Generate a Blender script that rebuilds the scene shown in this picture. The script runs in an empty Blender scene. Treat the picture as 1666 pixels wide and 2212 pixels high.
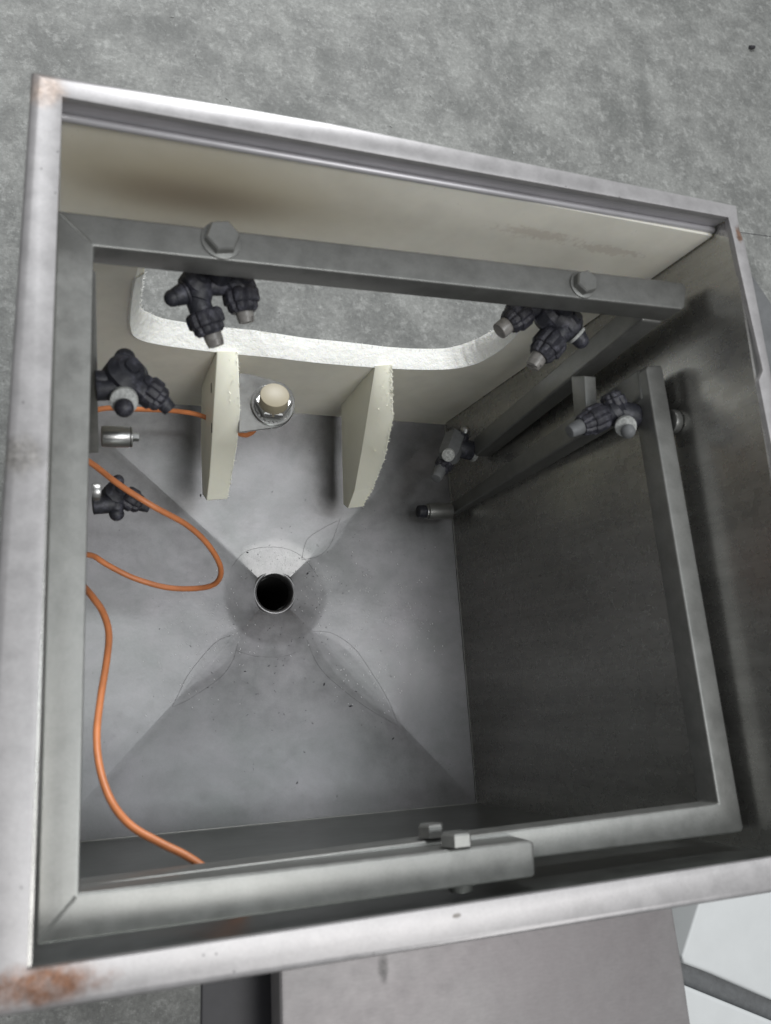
import bpy, bmesh, math, random
from mathutils import Vector, Matrix, noise
random.seed(7)
S = bpy.context.scene
COL = S.collection

# ------------------------------------------------------------------ camera
FPX = 1865.34
C = Vector((0.0041, -0.2859, 0.3786))
rv = Vector((2.8696, -0.0159, 0.5341))
RM = Matrix.Rotation(rv.length, 3, rv.normalized())       # world -> camera (x right, y down, z forward)
cam = bpy.data.cameras.new('camera'); cam_o = bpy.data.objects.new('camera', cam); COL.objects.link(cam_o)
cam.sensor_fit = 'HORIZONTAL'; cam.sensor_width = 36; cam.lens = 36 * FPX / 1666
cam.clip_start = 0.01; cam.clip_end = 100
m3 = Matrix((RM[0], -RM[1], -RM[2])).transposed()
cam_o.matrix_world = Matrix.Translation(C) @ m3.to_4x4()
cam.dof.use_dof = True; cam.dof.focus_distance = 0.85; cam.dof.aperture_fstop = 15
S.camera = cam_o

def ray(u, v): return RM.transposed() @ Vector(((u - 833) / FPX, (v - 1106) / FPX, 1))
def P(u, v, z): d = ray(u, v); return C + d * ((z - C.z) / d.z)
def PX(u, v, x): d = ray(u, v); return C + d * ((x - C.x) / d.x)
def HIT(u, v, p0, n): d = ray(u, v); return C + d * ((Vector(p0) - C).dot(n) / d.dot(n))
def sc(p): return (RM @ (Vector(p) - C)).z / FPX        # metres per photo pixel at a point

# ------------------------------------------------------------------ materials
def newmat(name):
    m = bpy.data.materials.new(name); m.use_nodes = True
    nt = m.node_tree; b = nt.nodes['Principled BSDF']
    return m, nt, b
def N(nt, t, **k):
    n = nt.nodes.new(t)
    for a, v in k.items():
        if a in n.inputs: n.inputs[a].default_value = v
        else: setattr(n, a, v)
    return n
def coords(nt, scale=(1, 1, 1), rot=(0, 0, 0), loc=(0, 0, 0)):
    tc = N(nt, 'ShaderNodeTexCoord'); mp = N(nt, 'ShaderNodeMapping')
    mp.inputs['Scale'].default_value = scale; mp.inputs['Rotation'].default_value = rot; mp.inputs['Location'].default_value = loc
    nt.links.new(tc.outputs['Object'], mp.inputs['Vector']); return mp.outputs['Vector']
def tex(nt, vec, scale, detail=4, rough=.6, dist=0.0):
    n = N(nt, 'ShaderNodeTexNoise'); n.inputs['Scale'].default_value = scale; n.inputs['Detail'].default_value = detail
    n.inputs['Roughness'].default_value = rough; n.inputs['Distortion'].default_value = dist
    nt.links.new(vec, n.inputs['Vector']); return n.outputs['Fac']
def ramp(nt, fac, stops, interp='LINEAR'):
    r = N(nt, 'ShaderNodeValToRGB'); e = r.color_ramp.elements; r.color_ramp.interpolation = interp
    while len(e) < len(stops): e.new(.5)
    for q, (p, c) in zip(e, stops):
        q.position = p; q.color = (*c, 1) if isinstance(c, tuple) else (c, c, c, 1)
    nt.links.new(fac, r.inputs['Fac']); return r.outputs['Color']
def mix(nt, a, b, fac, mode='MIX'):
    m = N(nt, 'ShaderNodeMix', data_type='RGBA', blend_type=mode)
    for s, v in ((m.inputs[0], fac), (m.inputs[6], a), (m.inputs[7], b)):
        if hasattr(v, 'is_output'): nt.links.new(v, s)
        else: s.default_value = v if not isinstance(v, tuple) else (*v, 1)
    return m.outputs[2]
def math_(nt, op, a, b=None, clamp=False):
    m = N(nt, 'ShaderNodeMath', operation=op, use_clamp=clamp)
    for s, v in ((m.inputs[0], a), (m.inputs[1], b)):
        if v is None: continue
        if hasattr(v, 'is_output'): nt.links.new(v, s)
        else: s.default_value = v
    return m.outputs[0]
def blob(nt, centre, radii, soft=.5, wob=.3, wscale=60):
    """1 inside an ellipsoid of stained or tinted surface, 0 outside, with an uneven edge (object space)"""
    tc = N(nt, 'ShaderNodeTexCoord'); g = N(nt, 'ShaderNodeVectorMath', operation='SUBTRACT'); g.inputs[1].default_value = centre
    nt.links.new(tc.outputs['Object'], g.inputs[0])
    d = N(nt, 'ShaderNodeVectorMath', operation='DIVIDE'); d.inputs[1].default_value = radii; nt.links.new(g.outputs[0], d.inputs[0])
    l = N(nt, 'ShaderNodeVectorMath', operation='LENGTH'); nt.links.new(d.outputs[0], l.inputs[0])
    w = tex(nt, tc.outputs['Object'], wscale, 5)
    s = math_(nt, 'ADD', l.outputs['Value'], math_(nt, 'MULTIPLY', math_(nt, 'SUBTRACT', w, .5), wob * 2))
    r = N(nt, 'ShaderNodeMapRange', interpolation_type='SMOOTHSTEP')
    r.inputs['From Min'].default_value = 1 - soft; r.inputs['From Max'].default_value = 1 + soft * .3
    r.inputs['To Min'].default_value = 1; r.inputs['To Max'].default_value = 0
    nt.links.new(s, r.inputs['Value']); return r.outputs['Result']
def bump(nt, b, h, strength, dist):
    n = N(nt, 'ShaderNodeBump'); n.inputs['Strength'].default_value = strength; n.inputs['Distance'].default_value = dist
    nt.links.new(h, n.inputs['Height']); nt.links.new(n.outputs['Normal'], b.inputs['Normal'])

def steel(name, base, rough, metal=.9, grain=(1, 1, 1), tint2=None, dirt=.35, specks=0.0, stains=(), mott=14, bk=.18, streak=0.0):
    m, nt, b = newmat(name)
    v = coords(nt); vg = coords(nt, grain)
    big = tex(nt, v, mott, 5, .65, .4); mid = tex(nt, v, 90, 4, .6); fine = tex(nt, vg, 700, 3, .7)
    c2 = tint2 or tuple(x * .72 for x in base)
    col = mix(nt, c2, base, ramp(nt, big, [(.3, 0.0), (.68, 1.0)]))
    dk = ramp(nt, mid, [(.28, 1 - dirt), (.6, 1.0)])
    col = mix(nt, col, dk, 1.0, 'MULTIPLY')
    st = ramp(nt, fine, [(.3, .93), (.7, 1.04)])
    var = ramp(nt, tex(nt, v, 260, 6, .8), [(.35, .55), (.65, 1.35)])
    col = mix(nt, col, st, 1.0, 'MULTIPLY')
    if specks:
        vo = N(nt, 'ShaderNodeTexVoronoi'); vo.inputs['Scale'].default_value = 170; nt.links.new(v, vo.inputs['Vector'])
        sp = math_(nt, 'LESS_THAN', vo.outputs['Distance'], .09)
        msk = math_(nt, 'GREATER_THAN', tex(nt, v, 23, 3), .60)
        col = mix(nt, col, (.05, .05, .05), math_(nt, 'MULTIPLY', math_(nt, 'MULTIPLY', sp, msk), specks))
    for cc, args in stains:
        k = math_(nt, 'MULTIPLY', blob(nt, *args), ramp(nt, tex(nt, v, 110, 6, .75), [(.30, .55), (.55, 1.0)]))
        col = mix(nt, col, mix(nt, cc, var, 1.0, 'MULTIPLY'), k)
    nt.links.new(col, b.inputs['Base Color'])
    b.inputs['Metallic'].default_value = metal
    rr = N(nt, 'ShaderNodeMapRange'); rr.inputs['To Min'].default_value = rough - .07; rr.inputs['To Max'].default_value = rough + .12
    nt.links.new(mid, rr.inputs['Value']); nt.links.new(rr.outputs['Result'], b.inputs['Roughness'])
    hh = math_(nt, 'ADD', math_(nt, 'MULTIPLY', fine, .3), mid)
    if streak:     # vertical brushing / run marks with long soft streaks
        sv = tex(nt, coords(nt, (1, 1, .06)), 38, 5, .7)
        nt.links.new(mix(nt, col, ramp(nt, sv, [(.3, 1 - streak), (.7, 1 + streak * .5)]), 1.0, 'MULTIPLY'), b.inputs['Base Color'])
    bump(nt, b, hh, bk, .0006)
    return m
def plain(name, col, rough, metal=0.0, var=.25, scale=180, bmp=.3, dist=.0006, sss=0.0):
    m, nt, b = newmat(name); v = coords(nt); f = tex(nt, v, scale, 5, .65)
    c = mix(nt, tuple(x * (1 - var) for x in col), tuple(min(1, x * (1 + var)) for x in col), ramp(nt, f, [(.32, 0.0), (.68, 1.0)]))
    nt.links.new(c, b.inputs['Base Color']); b.inputs['Roughness'].default_value = rough; b.inputs['Metallic'].default_value = metal
    if sss: b.inputs['Subsurface Weight'].default_value = sss; b.inputs['Subsurface Radius'].default_value = (.006, .005, .003); b.inputs['Subsurface Scale'].default_value = .6
    bump(nt, b, f, bmp, dist); return m

M = {}
# ------------------------------------------------------------------ mesh helpers
class Thing:
    pass
def thing(name, label, cat, loc, group=None):
    o = bpy.data.objects.new(name, None); COL.objects.link(o); o.empty_display_size = .01
    o.location = loc; o['label'] = label; o['category'] = cat
    if group: o['group'] = group
    return o
def obj(name, bm, mat, parent=None, label=None, smooth=35):
    root = parent
    while root is not None and root.parent is not None: root = root.parent
    off = Vector(root.location) if root is not None else Vector((0, 0, 0))
    if root is None:
        off = sum((v.co for v in bm.verts), Vector()) / len(bm.verts)
    for v in bm.verts: v.co -= off
    bmesh.ops.recalc_face_normals(bm, faces=bm.faces)
    me = bpy.data.meshes.new(name); bm.to_mesh(me); bm.free()
    me.materials.append(mat)
    if smooth:
        me.shade_smooth()
        me.set_sharp_from_angle(angle=math.radians(smooth))
    o = bpy.data.objects.new(name, me); COL.objects.link(o)
    if parent is not None: o.parent = parent
    else: o.location = off
    if label: o['label'] = label
    return o
def frame(a, b):
    a = Vector(a); b = Vector(b); z = (b - a).normalized()
    x = z.orthogonal().normalized(); y = z.cross(x)
    return a, b, x, y, z
def lathe(bm, a, b, prof, seg=28, spin=0.0, flute=0, fd=0.0, xref=None):
    """prof: list of (t along a->b in metres, radius); flute: lobes round the rim"""
    a, b, x, y, z = frame(a, b)
    if xref is not None: x = (Vector(xref) - z * Vector(xref).dot(z)).normalized(); y = z.cross(x)
    rings = []
    for t, r in prof:
        ring = []
        for i in range(seg):
            an = 2 * math.pi * i / seg + spin
            rr = r * (1 - fd * (0.5 + 0.5 * math.cos(flute * an)) ** 4) if flute else r
            ring.append(bm.verts.new(a + z * t + x * (rr * math.cos(an)) + y * (rr * math.sin(an))))
        rings.append(ring)
    for r0, r1 in zip(rings, rings[1:]):
        for i in range(seg):
            bm.faces.new((r0[i], r0[(i + 1) % seg], r1[(i + 1) % seg], r1[i]))
    bm.faces.new(rings[0][::-1]); bm.faces.new(rings[-1])
def cyl(bm, a, b, r, r2=None, bev=.12, seg=28, **k):
    L = (Vector(b) - Vector(a)).length; r2 = r2 or r; e = min(bev * min(r, r2), L * .3)
    lathe(bm, a, b, [(0, r - e), (e * .3, r - e * .3), (e, r), (L - e, r2), (L - e * .3, r2 - e * .3), (L, r2 - e)], seg, **k)
def ball(bm, c, r, sz=1.0, ax=(0, 0, 1)):
    c = Vector(c); ax = Vector(ax).normalized(); n = 10
    lathe(bm, c - ax * r * sz, c + ax * r * sz, [((1 - math.cos(math.pi * i / n)) * r * sz, max(1e-5, r * math.sin(math.pi * i / n))) for i in range(n + 1)], 24)
def hexp(bm, a, b, r, spin=0.0, xref=None, cham=.1):
    L = (Vector(b) - Vector(a)).length; e = L * cham * 1.5
    lathe(bm, a, b, [(0, r), (L - e, r), (L, r * .9)], 6, spin, xref=xref)
def bevel(bm, w, seg=2, ang=30):
    bm.normal_update()
    ed = [e for e in bm.edges if len(e.link_faces) == 2 and e.calc_face_angle(0) > math.radians(ang)]
    bmesh.ops.bevel(bm, geom=ed, offset=w, segments=seg, affect='EDGES', profile=.6, clamp_overlap=True)
def prism(pts, ext, bev=0.0, seg=3):
    """solid from a polygon swept along ext (vector)"""
    bm = bmesh.new(); ext = Vector(ext)
    a = [bm.verts.new(Vector(p)) for p in pts]; b = [bm.verts.new(Vector(p) + ext) for p in pts]
    n = len(a); bm.faces.new(a); bm.faces.new(b[::-1])
    for i in range(n): bm.faces.new((a[i], b[i], b[(i + 1) % n], a[(i + 1) % n]))
    bmesh.ops.recalc_face_normals(bm, faces=bm.faces)
    if bev: bevel(bm, bev, seg)
    return bm
def hull8(bot, top, bev=0.0, seg=3):
    bm = bmesh.new(); a = [bm.verts.new(Vector(p)) for p in bot]; b = [bm.verts.new(Vector(p)) for p in top]; n = len(a)
    bm.faces.new(a); bm.faces.new(b[::-1])
    for i in range(n): bm.faces.new((a[i], b[i], b[(i + 1) % n], a[(i + 1) % n]))
    bmesh.ops.recalc_face_normals(bm, faces=bm.faces)
    if bev: bevel(bm, bev, seg)
    return bm
def crv(pts, n, closed=False):
    out = []; m = len(pts); segs = m if closed else m - 1
    pts = [Vector(p) for p in pts]
    for s in range(segs):
        g = lambda i: pts[i % m] if closed else pts[max(0, min(m - 1, i))]
        p0, p1, p2, p3 = g(s - 1), g(s), g(s + 1), g(s + 2)
        for k in range(n):
            t = k / n
            out.append(.5 * ((2 * p1) + (p2 - p0) * t + (2 * p0 - 5 * p1 + 4 * p2 - p3) * t * t + (3 * p1 - p0 - 3 * p2 + p3) * t ** 3))
    if not closed: out.append(pts[-1])
    return out
def tube(pts, r, seg=12):
    bm = bmesh.new(); rings = []; x = None
    for i, p in enumerate(pts):
        t = (pts[min(i + 1, len(pts) - 1)] - pts[max(i - 1, 0)]).normalized()
        x = t.orthogonal().normalized() if x is None else (x - t * x.dot(t)).normalized()
        y = t.cross(x)
        rings.append([bm.verts.new(p + x * r * math.cos(2 * math.pi * k / seg) + y * r * math.sin(2 * math.pi * k / seg)) for k in range(seg)])
    for a, b in zip(rings, rings[1:]):
        for k in range(seg): bm.faces.new((a[k], a[(k + 1) % seg], b[(k + 1) % seg], b[k]))
    bm.faces.new(rings[0][::-1]); bm.faces.new(rings[-1]); return bm

# ------------------------------------------------------------------ material set
CL = Vector((0.19, -0.19, -0.389))     # cabinet origin
def loc_of(p): return tuple(Vector(p) - CL)
M['rim'] = steel('brushed_rim_steel', (.405, .395, .40), .43, .55, dirt=.16, specks=.6, mott=26, tint2=(.37, .36, .365), bk=.10,
    stains=[((.16, .080, .048), (loc_of(P(92, 2128, 0)), (.025, .0085, .02), .6, .5, 140)),
            ((.40, .33, .29), (loc_of(P(95, 190, 0)), (.010, .010, .02), .7, .5, 150)),
            ((.10, .08, .07), (loc_of(P(83, 152, 0)), (.0035, .0018, .02), .3, .3, 250)),
            ((.22, .13, .09), (loc_of(P(1598, 505, 0)), (.0035, .006, .02), .4, .7, 300)),
            ((.12, .11, .10), (loc_of(P(988, 1978, 0)), (.0024, .0012, .02), .3, .4, 300)),
            ((.25, .24, .23), (loc_of(P(40, 985, 0)), (.011, .010, .02), .6, .6, 170))])
M['wall'] = steel('dull_wall_steel', (.58, .575, .555), .25, .92, (1, 1, .12), dirt=.03, mott=4, tint2=(.51, .505, .485), bk=.03, streak=.22)
M['hopper'] = steel('scuffed_hopper_steel', (.232, .224, .233), .36, .8, (1, 1, 1), dirt=.18, specks=.6, mott=11, tint2=(.172, .176, .175), bk=.14)
M['fwall'] = steel('front_wall_steel', (.44, .46, .44), .30, 1.0, (.15, 1, 1), dirt=.08, mott=10, bk=.05)
M['tube'] = steel('grey_tube_steel', (.25, .252, .243), .36, .6, dirt=.18, mott=20, tint2=(.215, .217, .208), bk=.12)
M['bright'] = steel('bright_machined_steel', (.45, .45, .445), .30, .95, dirt=.08, bk=.08)
M['chute'] = steel('pinkish_chute_steel', (.27, .258, .26), .5, .5, (.3, 1, 1), dirt=.08, mott=9, tint2=(.235, .215, .22),
    stains=[((.10, .095, .095), (tuple(P(828, 2092, -.10) - P(1000, 2150, -.09)), (.0035, .009, .02), .8, .6, 120))])
M['blackp'] = plain('chalky_black_plastic', (.036, .037, .048), .5, var=.7, scale=140, bmp=.4)
M['blackp2'] = plain('worn_black_nut_plastic', (.045, .045, .055), .52, var=.7, scale=260, bmp=.5)
def chalky(name, dark, light, rough, sc_):
    m, nt, b = newmat(name); v = coords(nt); f = tex(nt, v, sc_, 6, .75); g = tex(nt, v, 900, 3, .7)
    c = mix(nt, dark, light, ramp(nt, f, [(.50, 0.0), (.72, 1.0)])); c = mix(nt, c, ramp(nt, g, [(.3, .7), (.7, 1.3)]), 1.0, 'MULTIPLY')
    nt.links.new(c, b.inputs['Base Color']); b.inputs['Roughness'].default_value = .5
    bump(nt, b, math_(nt, 'ADD', f, math_(nt, 'MULTIPLY', g, .3)), .5, .0008); return m
M['blackp'] = chalky('chalky_black_plastic', (.020, .021, .028), (.10, .10, .13), .5, 120)
M['blackp2'] = chalky('worn_black_nut_plastic', (.024, .024, .032), (.12, .12, .15), .5, 160)
M['tip'] = plain('translucent_grey_tip', (.22, .21, .20), .35, var=.3, scale=200)
M['scale'] = plain('limescale_washer', (.42, .43, .42), .6, var=.4, scale=500, bmp=.6)
M['cap'] = plain('beige_sensor_plastic', (.33, .29, .205), .45, var=.04, scale=60, bmp=.08)
M['orange'] = plain('orange_cable_sheath', (.60, .21, .08), .42, var=.2, scale=45, bmp=.1)
M['dark'] = plain('dark_painted_metal', (.030, .029, .034), .55, var=.15, scale=60)
M['hole'] = plain('dark_pipe_inside', (.006, .006, .006), .8, var=.1)
M['white'] = plain('smooth_white_foam', (.52, .535, .54), .6, var=.03, scale=30, bmp=.05)
M['grey'] = plain('grey_rubber_strip', (.14, .145, .15), .6, var=.15)
M['wline'] = plain('dark_weld_line', (.16, .155, .16), .5, .5, var=.3)
M['glint'] = plain('painted_glint_white', (.85, .85, .85), .4, .0, var=.05)  # matt white painted in place of light glinting off scratches and swarf
M['lip'] = plain('grey_rolled_lip', (.45, .44, .46), .38, .4, var=.06, scale=40, bmp=.05)
M['sheet'] = steel('grey_floor_sheet', (.20, .205, .21), .5, .5, dirt=.1)

def hdpe():
    m, nt, b = newmat('milky_plastic_liner'); v = coords(nt)
    f = tex(nt, v, 40, 5, .6); f2 = tex(nt, v, 420, 4, .7); big = tex(nt, v, 7, 3)
    c = mix(nt, (.90, .87, .765), (.95, .93, .84), big)
    c = mix(nt, c, ramp(nt, f, [(.25, .90), (.6, 1.0)]), 1.0, 'MULTIPLY')
    sp = math_(nt, 'MULTIPLY', math_(nt, 'GREATER_THAN', f2, .69), math_(nt, 'GREATER_THAN', f, .58))
    c = mix(nt, c, (.26, .22, .17), math_(nt, 'MULTIPLY', sp, .6))
    pl, nl = LP0, LN
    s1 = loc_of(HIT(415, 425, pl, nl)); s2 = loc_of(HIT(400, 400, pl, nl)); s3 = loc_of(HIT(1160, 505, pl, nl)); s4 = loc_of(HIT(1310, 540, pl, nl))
    c = mix(nt, c, (.52, .45, .30), math_(nt, 'MULTIPLY', blob(nt, s2, (.13, .05, .052), .9, .15, 25), .75))  # yellow part of a reflection, painted into the liner colour
    c = mix(nt, c, (.20, .135, .095), math_(nt, 'MULTIPLY', blob(nt, s1, (.066, .05, .020), .98, .12, 30), .5))  # brown band of the same painted reflection
    c = mix(nt, c, (.33, .22, .16), math_(nt, 'MULTIPLY', blob(nt, s3, (.030, .05, .006), .5, 1.3, 260), .25))
    c = mix(nt, c, (.33, .22, .16), math_(nt, 'MULTIPLY', blob(nt, s4, (.026, .05, .005), .4, 1.5, 260), .22))
    nt.links.new(c, b.inputs['Base Color']); b.inputs['Roughness'].default_value = .5
    b.inputs['Subsurface Weight'].default_value = .25; b.inputs['Subsurface Radius'].default_value = (.006, .005, .003); b.inputs['Subsurface Scale'].default_value = 1
    bump(nt, b, math_(nt, 'ADD', f, math_(nt, 'MULTIPLY', f2, .2)), .12, .001); return m
ZB = -.3893
cBR = P(960, 917, ZB); cFR = P(1030, 1735, ZB); cFL = Vector((.0015, -.3817, ZB)); cBL = Vector((.0015, -.0085, ZB))
# liner plane through back bottom edge and the rim's back inner edge
LP0 = (cBL + cBR) / 2
_top = Vector((.2, -.0005, 0)); LN = Vector((1, (cBR.y - cBL.y) / (cBR.x - cBL.x), 0)).cross(_top - LP0).normalized()
if LN.y > 0: LN = -LN
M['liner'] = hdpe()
M['fin'] = plain('milky_yellow_plastic', (.93, .92, .79), .45, var=.03, scale=25, bmp=.08, sss=.15)
M['burr'] = plain('rough_cut_white_plastic', (.93, .93, .89), .6, var=.05, scale=220, bmp=.8, dist=.0015, sss=.2)

ZF = -.75
def concrete():
    m, nt, b = newmat('worn_concrete'); v = coords(nt)
    a = tex(nt, v, 9, 10, .8, .15); c_ = tex(nt, v, 48, 8, .8, .2); d = tex(nt, v, 160, 6, .75); e = tex(nt, v, 5, 10, .82, .3)
    col = mix(nt, (.145, .148, .142), (.225, .229, .219), ramp(nt, a, [(.42, 0.0), (.58, 1.0)]))
    col = mix(nt, col, (.42, .425, .41), math_(nt, 'MULTIPLY', ramp(nt, c_, [(.52, 0.0), (.60, 1.0)]), .34))
    col = mix(nt, col, (.085, .09, .085), math_(nt, 'MULTIPLY', ramp(nt, e, [(.54, 0.0), (.60, 1.0)]), .34))
    col = mix(nt, col, ramp(nt, d, [(.3, .72), (.7, 1.22)]), 1.0, 'MULTIPLY')
    for uv, rad in (((705, 150), (.022, .075, 1)), ((590, 250), (.05, .035, 1)), ((330, 60), (.09, .03, 1)), ((1000, 230), (.05, .03, 1)), ((1390, 200), (.02, .12, 1))):
        q = P(*uv, ZF)
        col = mix(nt, col, (.07, .073, .07), math_(nt, 'MULTIPLY', blob(nt, (q.x, q.y, 0), rad, .9, 1.0, 16), .42))
    cr = N(nt, 'ShaderNodeTexVoronoi', feature='DISTANCE_TO_EDGE'); cr.inputs['Scale'].default_value = 26
    wv = N(nt, 'ShaderNodeTexNoise'); wv.inputs['Scale'].default_value = 30; wv.inputs['Detail'].default_value = 6; nt.links.new(v, wv.inputs['Vector'])
    nt.links.new(mix(nt, v, wv.outputs['Color'], .10), cr.inputs['Vector'])
    crm = math_(nt, 'MULTIPLY', ramp(nt, cr.outputs['Distance'], [(0.0, 1.0), (.035, 0.0)]), ramp(nt, a, [(.5, 0.0), (.58, 1.0)]))
    col = mix(nt, col, (.42, .425, .41), math_(nt, 'MULTIPLY', crm, .22))
    gr = tex(nt, v, 330, 3, .6); col = mix(nt, col, (.55, .55, .53), math_(nt, 'MULTIPLY', ramp(nt, gr, [(.66, 0.0), (.72, 1.0)]), .5))
    vo = N(nt, 'ShaderNodeTexVoronoi'); vo.inputs['Scale'].default_value = 55; nt.links.new(v, vo.inputs['Vector'])
    pit = math_(nt, 'MULTIPLY', math_(nt, 'LESS_THAN', vo.outputs['Distance'], .085), math_(nt, 'GREATER_THAN', c_, .52))
    col = mix(nt, col, (.05, .05, .048), math_(nt, 'MULTIPLY', pit, .7))
    nt.links.new(col, b.inputs['Base Color']); b.inputs['Roughness'].default_value = .62
    bump(nt, b, math_(nt, 'ADD', c_, math_(nt, 'MULTIPLY', d, .5)), .35, .003); return m
M['concrete'] = concrete()


# ------------------------------------------------------------------ floor
bm = bmesh.new(); R_ = 6
vs = [bm.verts.new((x, y, ZF)) for x, y in ((-R_, -R_), (R_, -R_), (R_, R_), (-R_, R_))]; bm.faces.new(vs)
fl = obj('floor', bm, M['concrete'], smooth=0); fl['kind'] = 'structure'

# ------------------------------------------------------------------ cabinet
cab = thing('wash_cabinet', 'open square stainless steel wash cabinet seen from above with pale rim and drain', 'wash cabinet', CL)
rin = [(135, 208), (850, 338), (1574, 469), (1586, 518), (1595, 562), (1620, 674), (1649, 800), (1640, 822), (1667, 960)]
rout = [(67, 148), (705, 261), (1595, 439), (1602, 490), (1615, 524), (1629, 598), (1657, 722)]
i3 = [P(u, v, 0) for u, v in rin]; o3 = [P(u, v, 0) for u, v in rout]
FRi = Vector((.3925, i3[0].y, 0)); FLi = P(59, 2096, 0)
q1, q2 = P(59, 2096, 0), P(1666, 1853, 0); sl = (q2.y - q1.y) / (q2.x - q1.x)
FRi = Vector((.402, q1.y + sl * (.402 - q1.x), 0))
w1, w2 = P(325, 2150, 0), P(1666, 1932, 0); so = (w2.y - w1.y) / (w2.x - w1.x)
lo1, lo2 = P(67, 148, 0), P(0, 1130, 0); lx = (lo2.x - lo1.x) / (lo2.y - lo1.y)
FLo = Vector((lo1.x + lx * (w1.y - .003 - lo1.y), w1.y + so * (-.022 - w1.x), 0))
FRo = Vector((.424, w1.y + so * (.424 - w1.x), 0))
# rim: four bars meeting at the corners, each its own solid, in one mesh
def rim_mesh():
    bm = bmesh.new()
    inner = [i3[0], i3[1], i3[2]] + i3[3:] + [FRi, FLi]
    outer = [o3[0], o3[1], o3[2]] + o3[3:] + [FRo, FLo]
    # match counts by nearest parameter: build ring with explicit pairing
    pairs = [(0, 0), (1, 1), (2, 2), (3, 3), (4, 4), (5, 5), (6, 6), (7, 6), (8, 6), (9, 7), (10, 8)]
    H = .0135; B = .0022
    rings = []
    def ring(fi, fo, z): pass
    n = len(inner)
    def pt(k, off_in, z):
        a = inner[k]; b = outer[pairs[k][1]]
        if pairs[k][1] == 6:    # right bar: slide along the outer edge
            e = FRo; t = (a.y + .004 - outer[6].y) / (e.y - outer[6].y); b = outer[6].lerp(e, max(.0, min(1, t)))
        d = (b - a).normalized()
        p = (a + d * off_in) if off_in >= 0 else (b + d * off_in)
        return Vector((p.x, p.y, z))
    seq = [('i', -.0038, 0), ('i', -B * .25, 0), ('i', -B * .07, B * .07), ('i', 0, B * .25), ('o', 0, B * 2.6), ('o', -B * .35, B * 1.0), ('o', -B * 1.3, B * .1), ('o', -H, 0)]
    vs = []
    for side, z, off in seq:
        row = []
        for k in range(n):
            if side == 'i': row.append(bm.verts.new(pt(k, off + 1e-6, z)))
            else: row.append(bm.verts.new(pt(k, -(off + 1e-6), z)))
        vs.append(row)
    m = len(vs)
    for j in range(m):
        a = vs[j]; b = vs[(j + 1) % m]
        for k in range(n):
            bm.faces.new((a[k], a[(k + 1) % n], b[(k + 1) % n], b[k]))
    return bm
obj('rim', rim_mesh(), M['rim'], cab, smooth=40)

TH = .0018
def wall(top0, top1, b0, b1, outv):
    bot = [Vector(b0), Vector(b1)]; top = [Vector(top0), Vector(top1)]
    a = [bot[0], bot[1], top[1], top[0]]
    return prism(a, Vector(outv) * TH)
zt = -.0030
W_ = .3965
obj('wall', wall((.0006, .006, zt), (.0006, -.392, zt), (cBL.x, .006, ZB), (cFL.x, cFL.y - .008, ZB), (-1, 0, 0)), M['wall'], cab, 'left steel side wall')
# right wall follows the rim's right bar
rt = [Vector((p.x + .0009, p.y, zt)) for p in (P(1574, 469, 0), P(1666, 956, 0))]
obj('wall', wall((.3985, .006, zt), (.4035, -.392, zt), (cBR.x, .002, ZB), (cFR.x, cFR.y - .01, ZB), (1, 0, 0)), M['wall'], cab, 'dark brushed right side wall')
obj('wall', wall((-.001, FLi.y - .0075, zt), (.4045, FRi.y - .0075, zt), (.0, cFL.y, ZB), (cFR.x + .001, cFR.y, ZB), (0, -1, 0)), M['fwall'], cab, 'front steel wall')
# back: steel lip with a rolled bead on top of the plastic liner
lipz = -.0155
def lp(u, v, dy=0.0, z=0.0):
    p = P(u, v, 0); return Vector((p.x, p.y + .0008 + dy, z))
L0, L1 = lp(130, 207), lp(1578, 470)
bm = prism([L0 + Vector((0, 0, -.0025)), L1 + Vector((0, 0, -.0025)), L1 + Vector((0, .001, lipz)), L0 + Vector((0, .001, lipz))], (0, .0015, 0))
obj('back_lip', bm, M['lip'], cab)
# liner with the big rounded window
ni = [(293, 597), (283, 650), (280, 700), (293, 727), (345, 742), (456, 757), (586, 770), (680, 781), (773, 789), (870, 795), (956, 796), (1010, 789), (1050, 774), (1100, 738), (1132, 690), (1146, 640), (1140, 612), (1080, 604), (700, 566), (400, 545), (318, 545)]
no = [(311, 588), (303, 628), (303, 663), (320, 676), (358, 690), (440, 703), (560, 716), (660, 731), (750, 740), (860, 752), (950, 754), (995, 746), (1030, 733), (1078, 706), (1106, 672), (1118, 640), (1112, 620), (1070, 612), (700, 574), (410, 552), (335, 552)]
TL = .018
Pf = [HIT(u, v, LP0, LN) for u, v in ni]
Pb = [HIT(u, v, LP0 - LN * TL, LN) for u, v in no]
cf = crv(Pf, 10, True); cb = crv(Pb, 10, True)
def cen(l): return sum(l, Vector()) / len(l)
ctr = cen(cf)
def on(p, d=0.0): n = LN; return p - n * ((p - LP0).dot(n)) - n * d
bm = bmesh.new()
rings = []
prof = [(0.0, 0.0), (.12, -.0010), (.4, -.0006), (.75, 0.0), (1.0, 0.0)]
N_ = len(cf)
for t, lift in prof:
    row = []
    for i in range(N_):
        p = cf[i].lerp(cb[i], t)
        s = noise.noise(Vector((i * .55, t * 3, 2.0))) * .0006 + noise.noise(Vector((i * 2.3, t * 7, 5.0))) * .0004
        p = p + (ctr - cf[i]).normalized() * (-lift * .8 + s)
        row.append(bm.verts.new(p))
    rings.append(row)
for a, b in zip(rings, rings[1:]):
    for i in range(N_): bm.faces.new((a[i], a[(i + 1) % N_], b[(i + 1) % N_], b[i]))
front_ring = rings[0]; back_ring = rings[-1]
def uv_on(x, z, d=0.0):
    # point of the liner plane at world x, z
    n = LN; y = LP0.y - (n.x * (x - LP0.x) + n.z * (z - LP0.z)) / n.y
    return Vector((x, y, z)) - n * d
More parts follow.
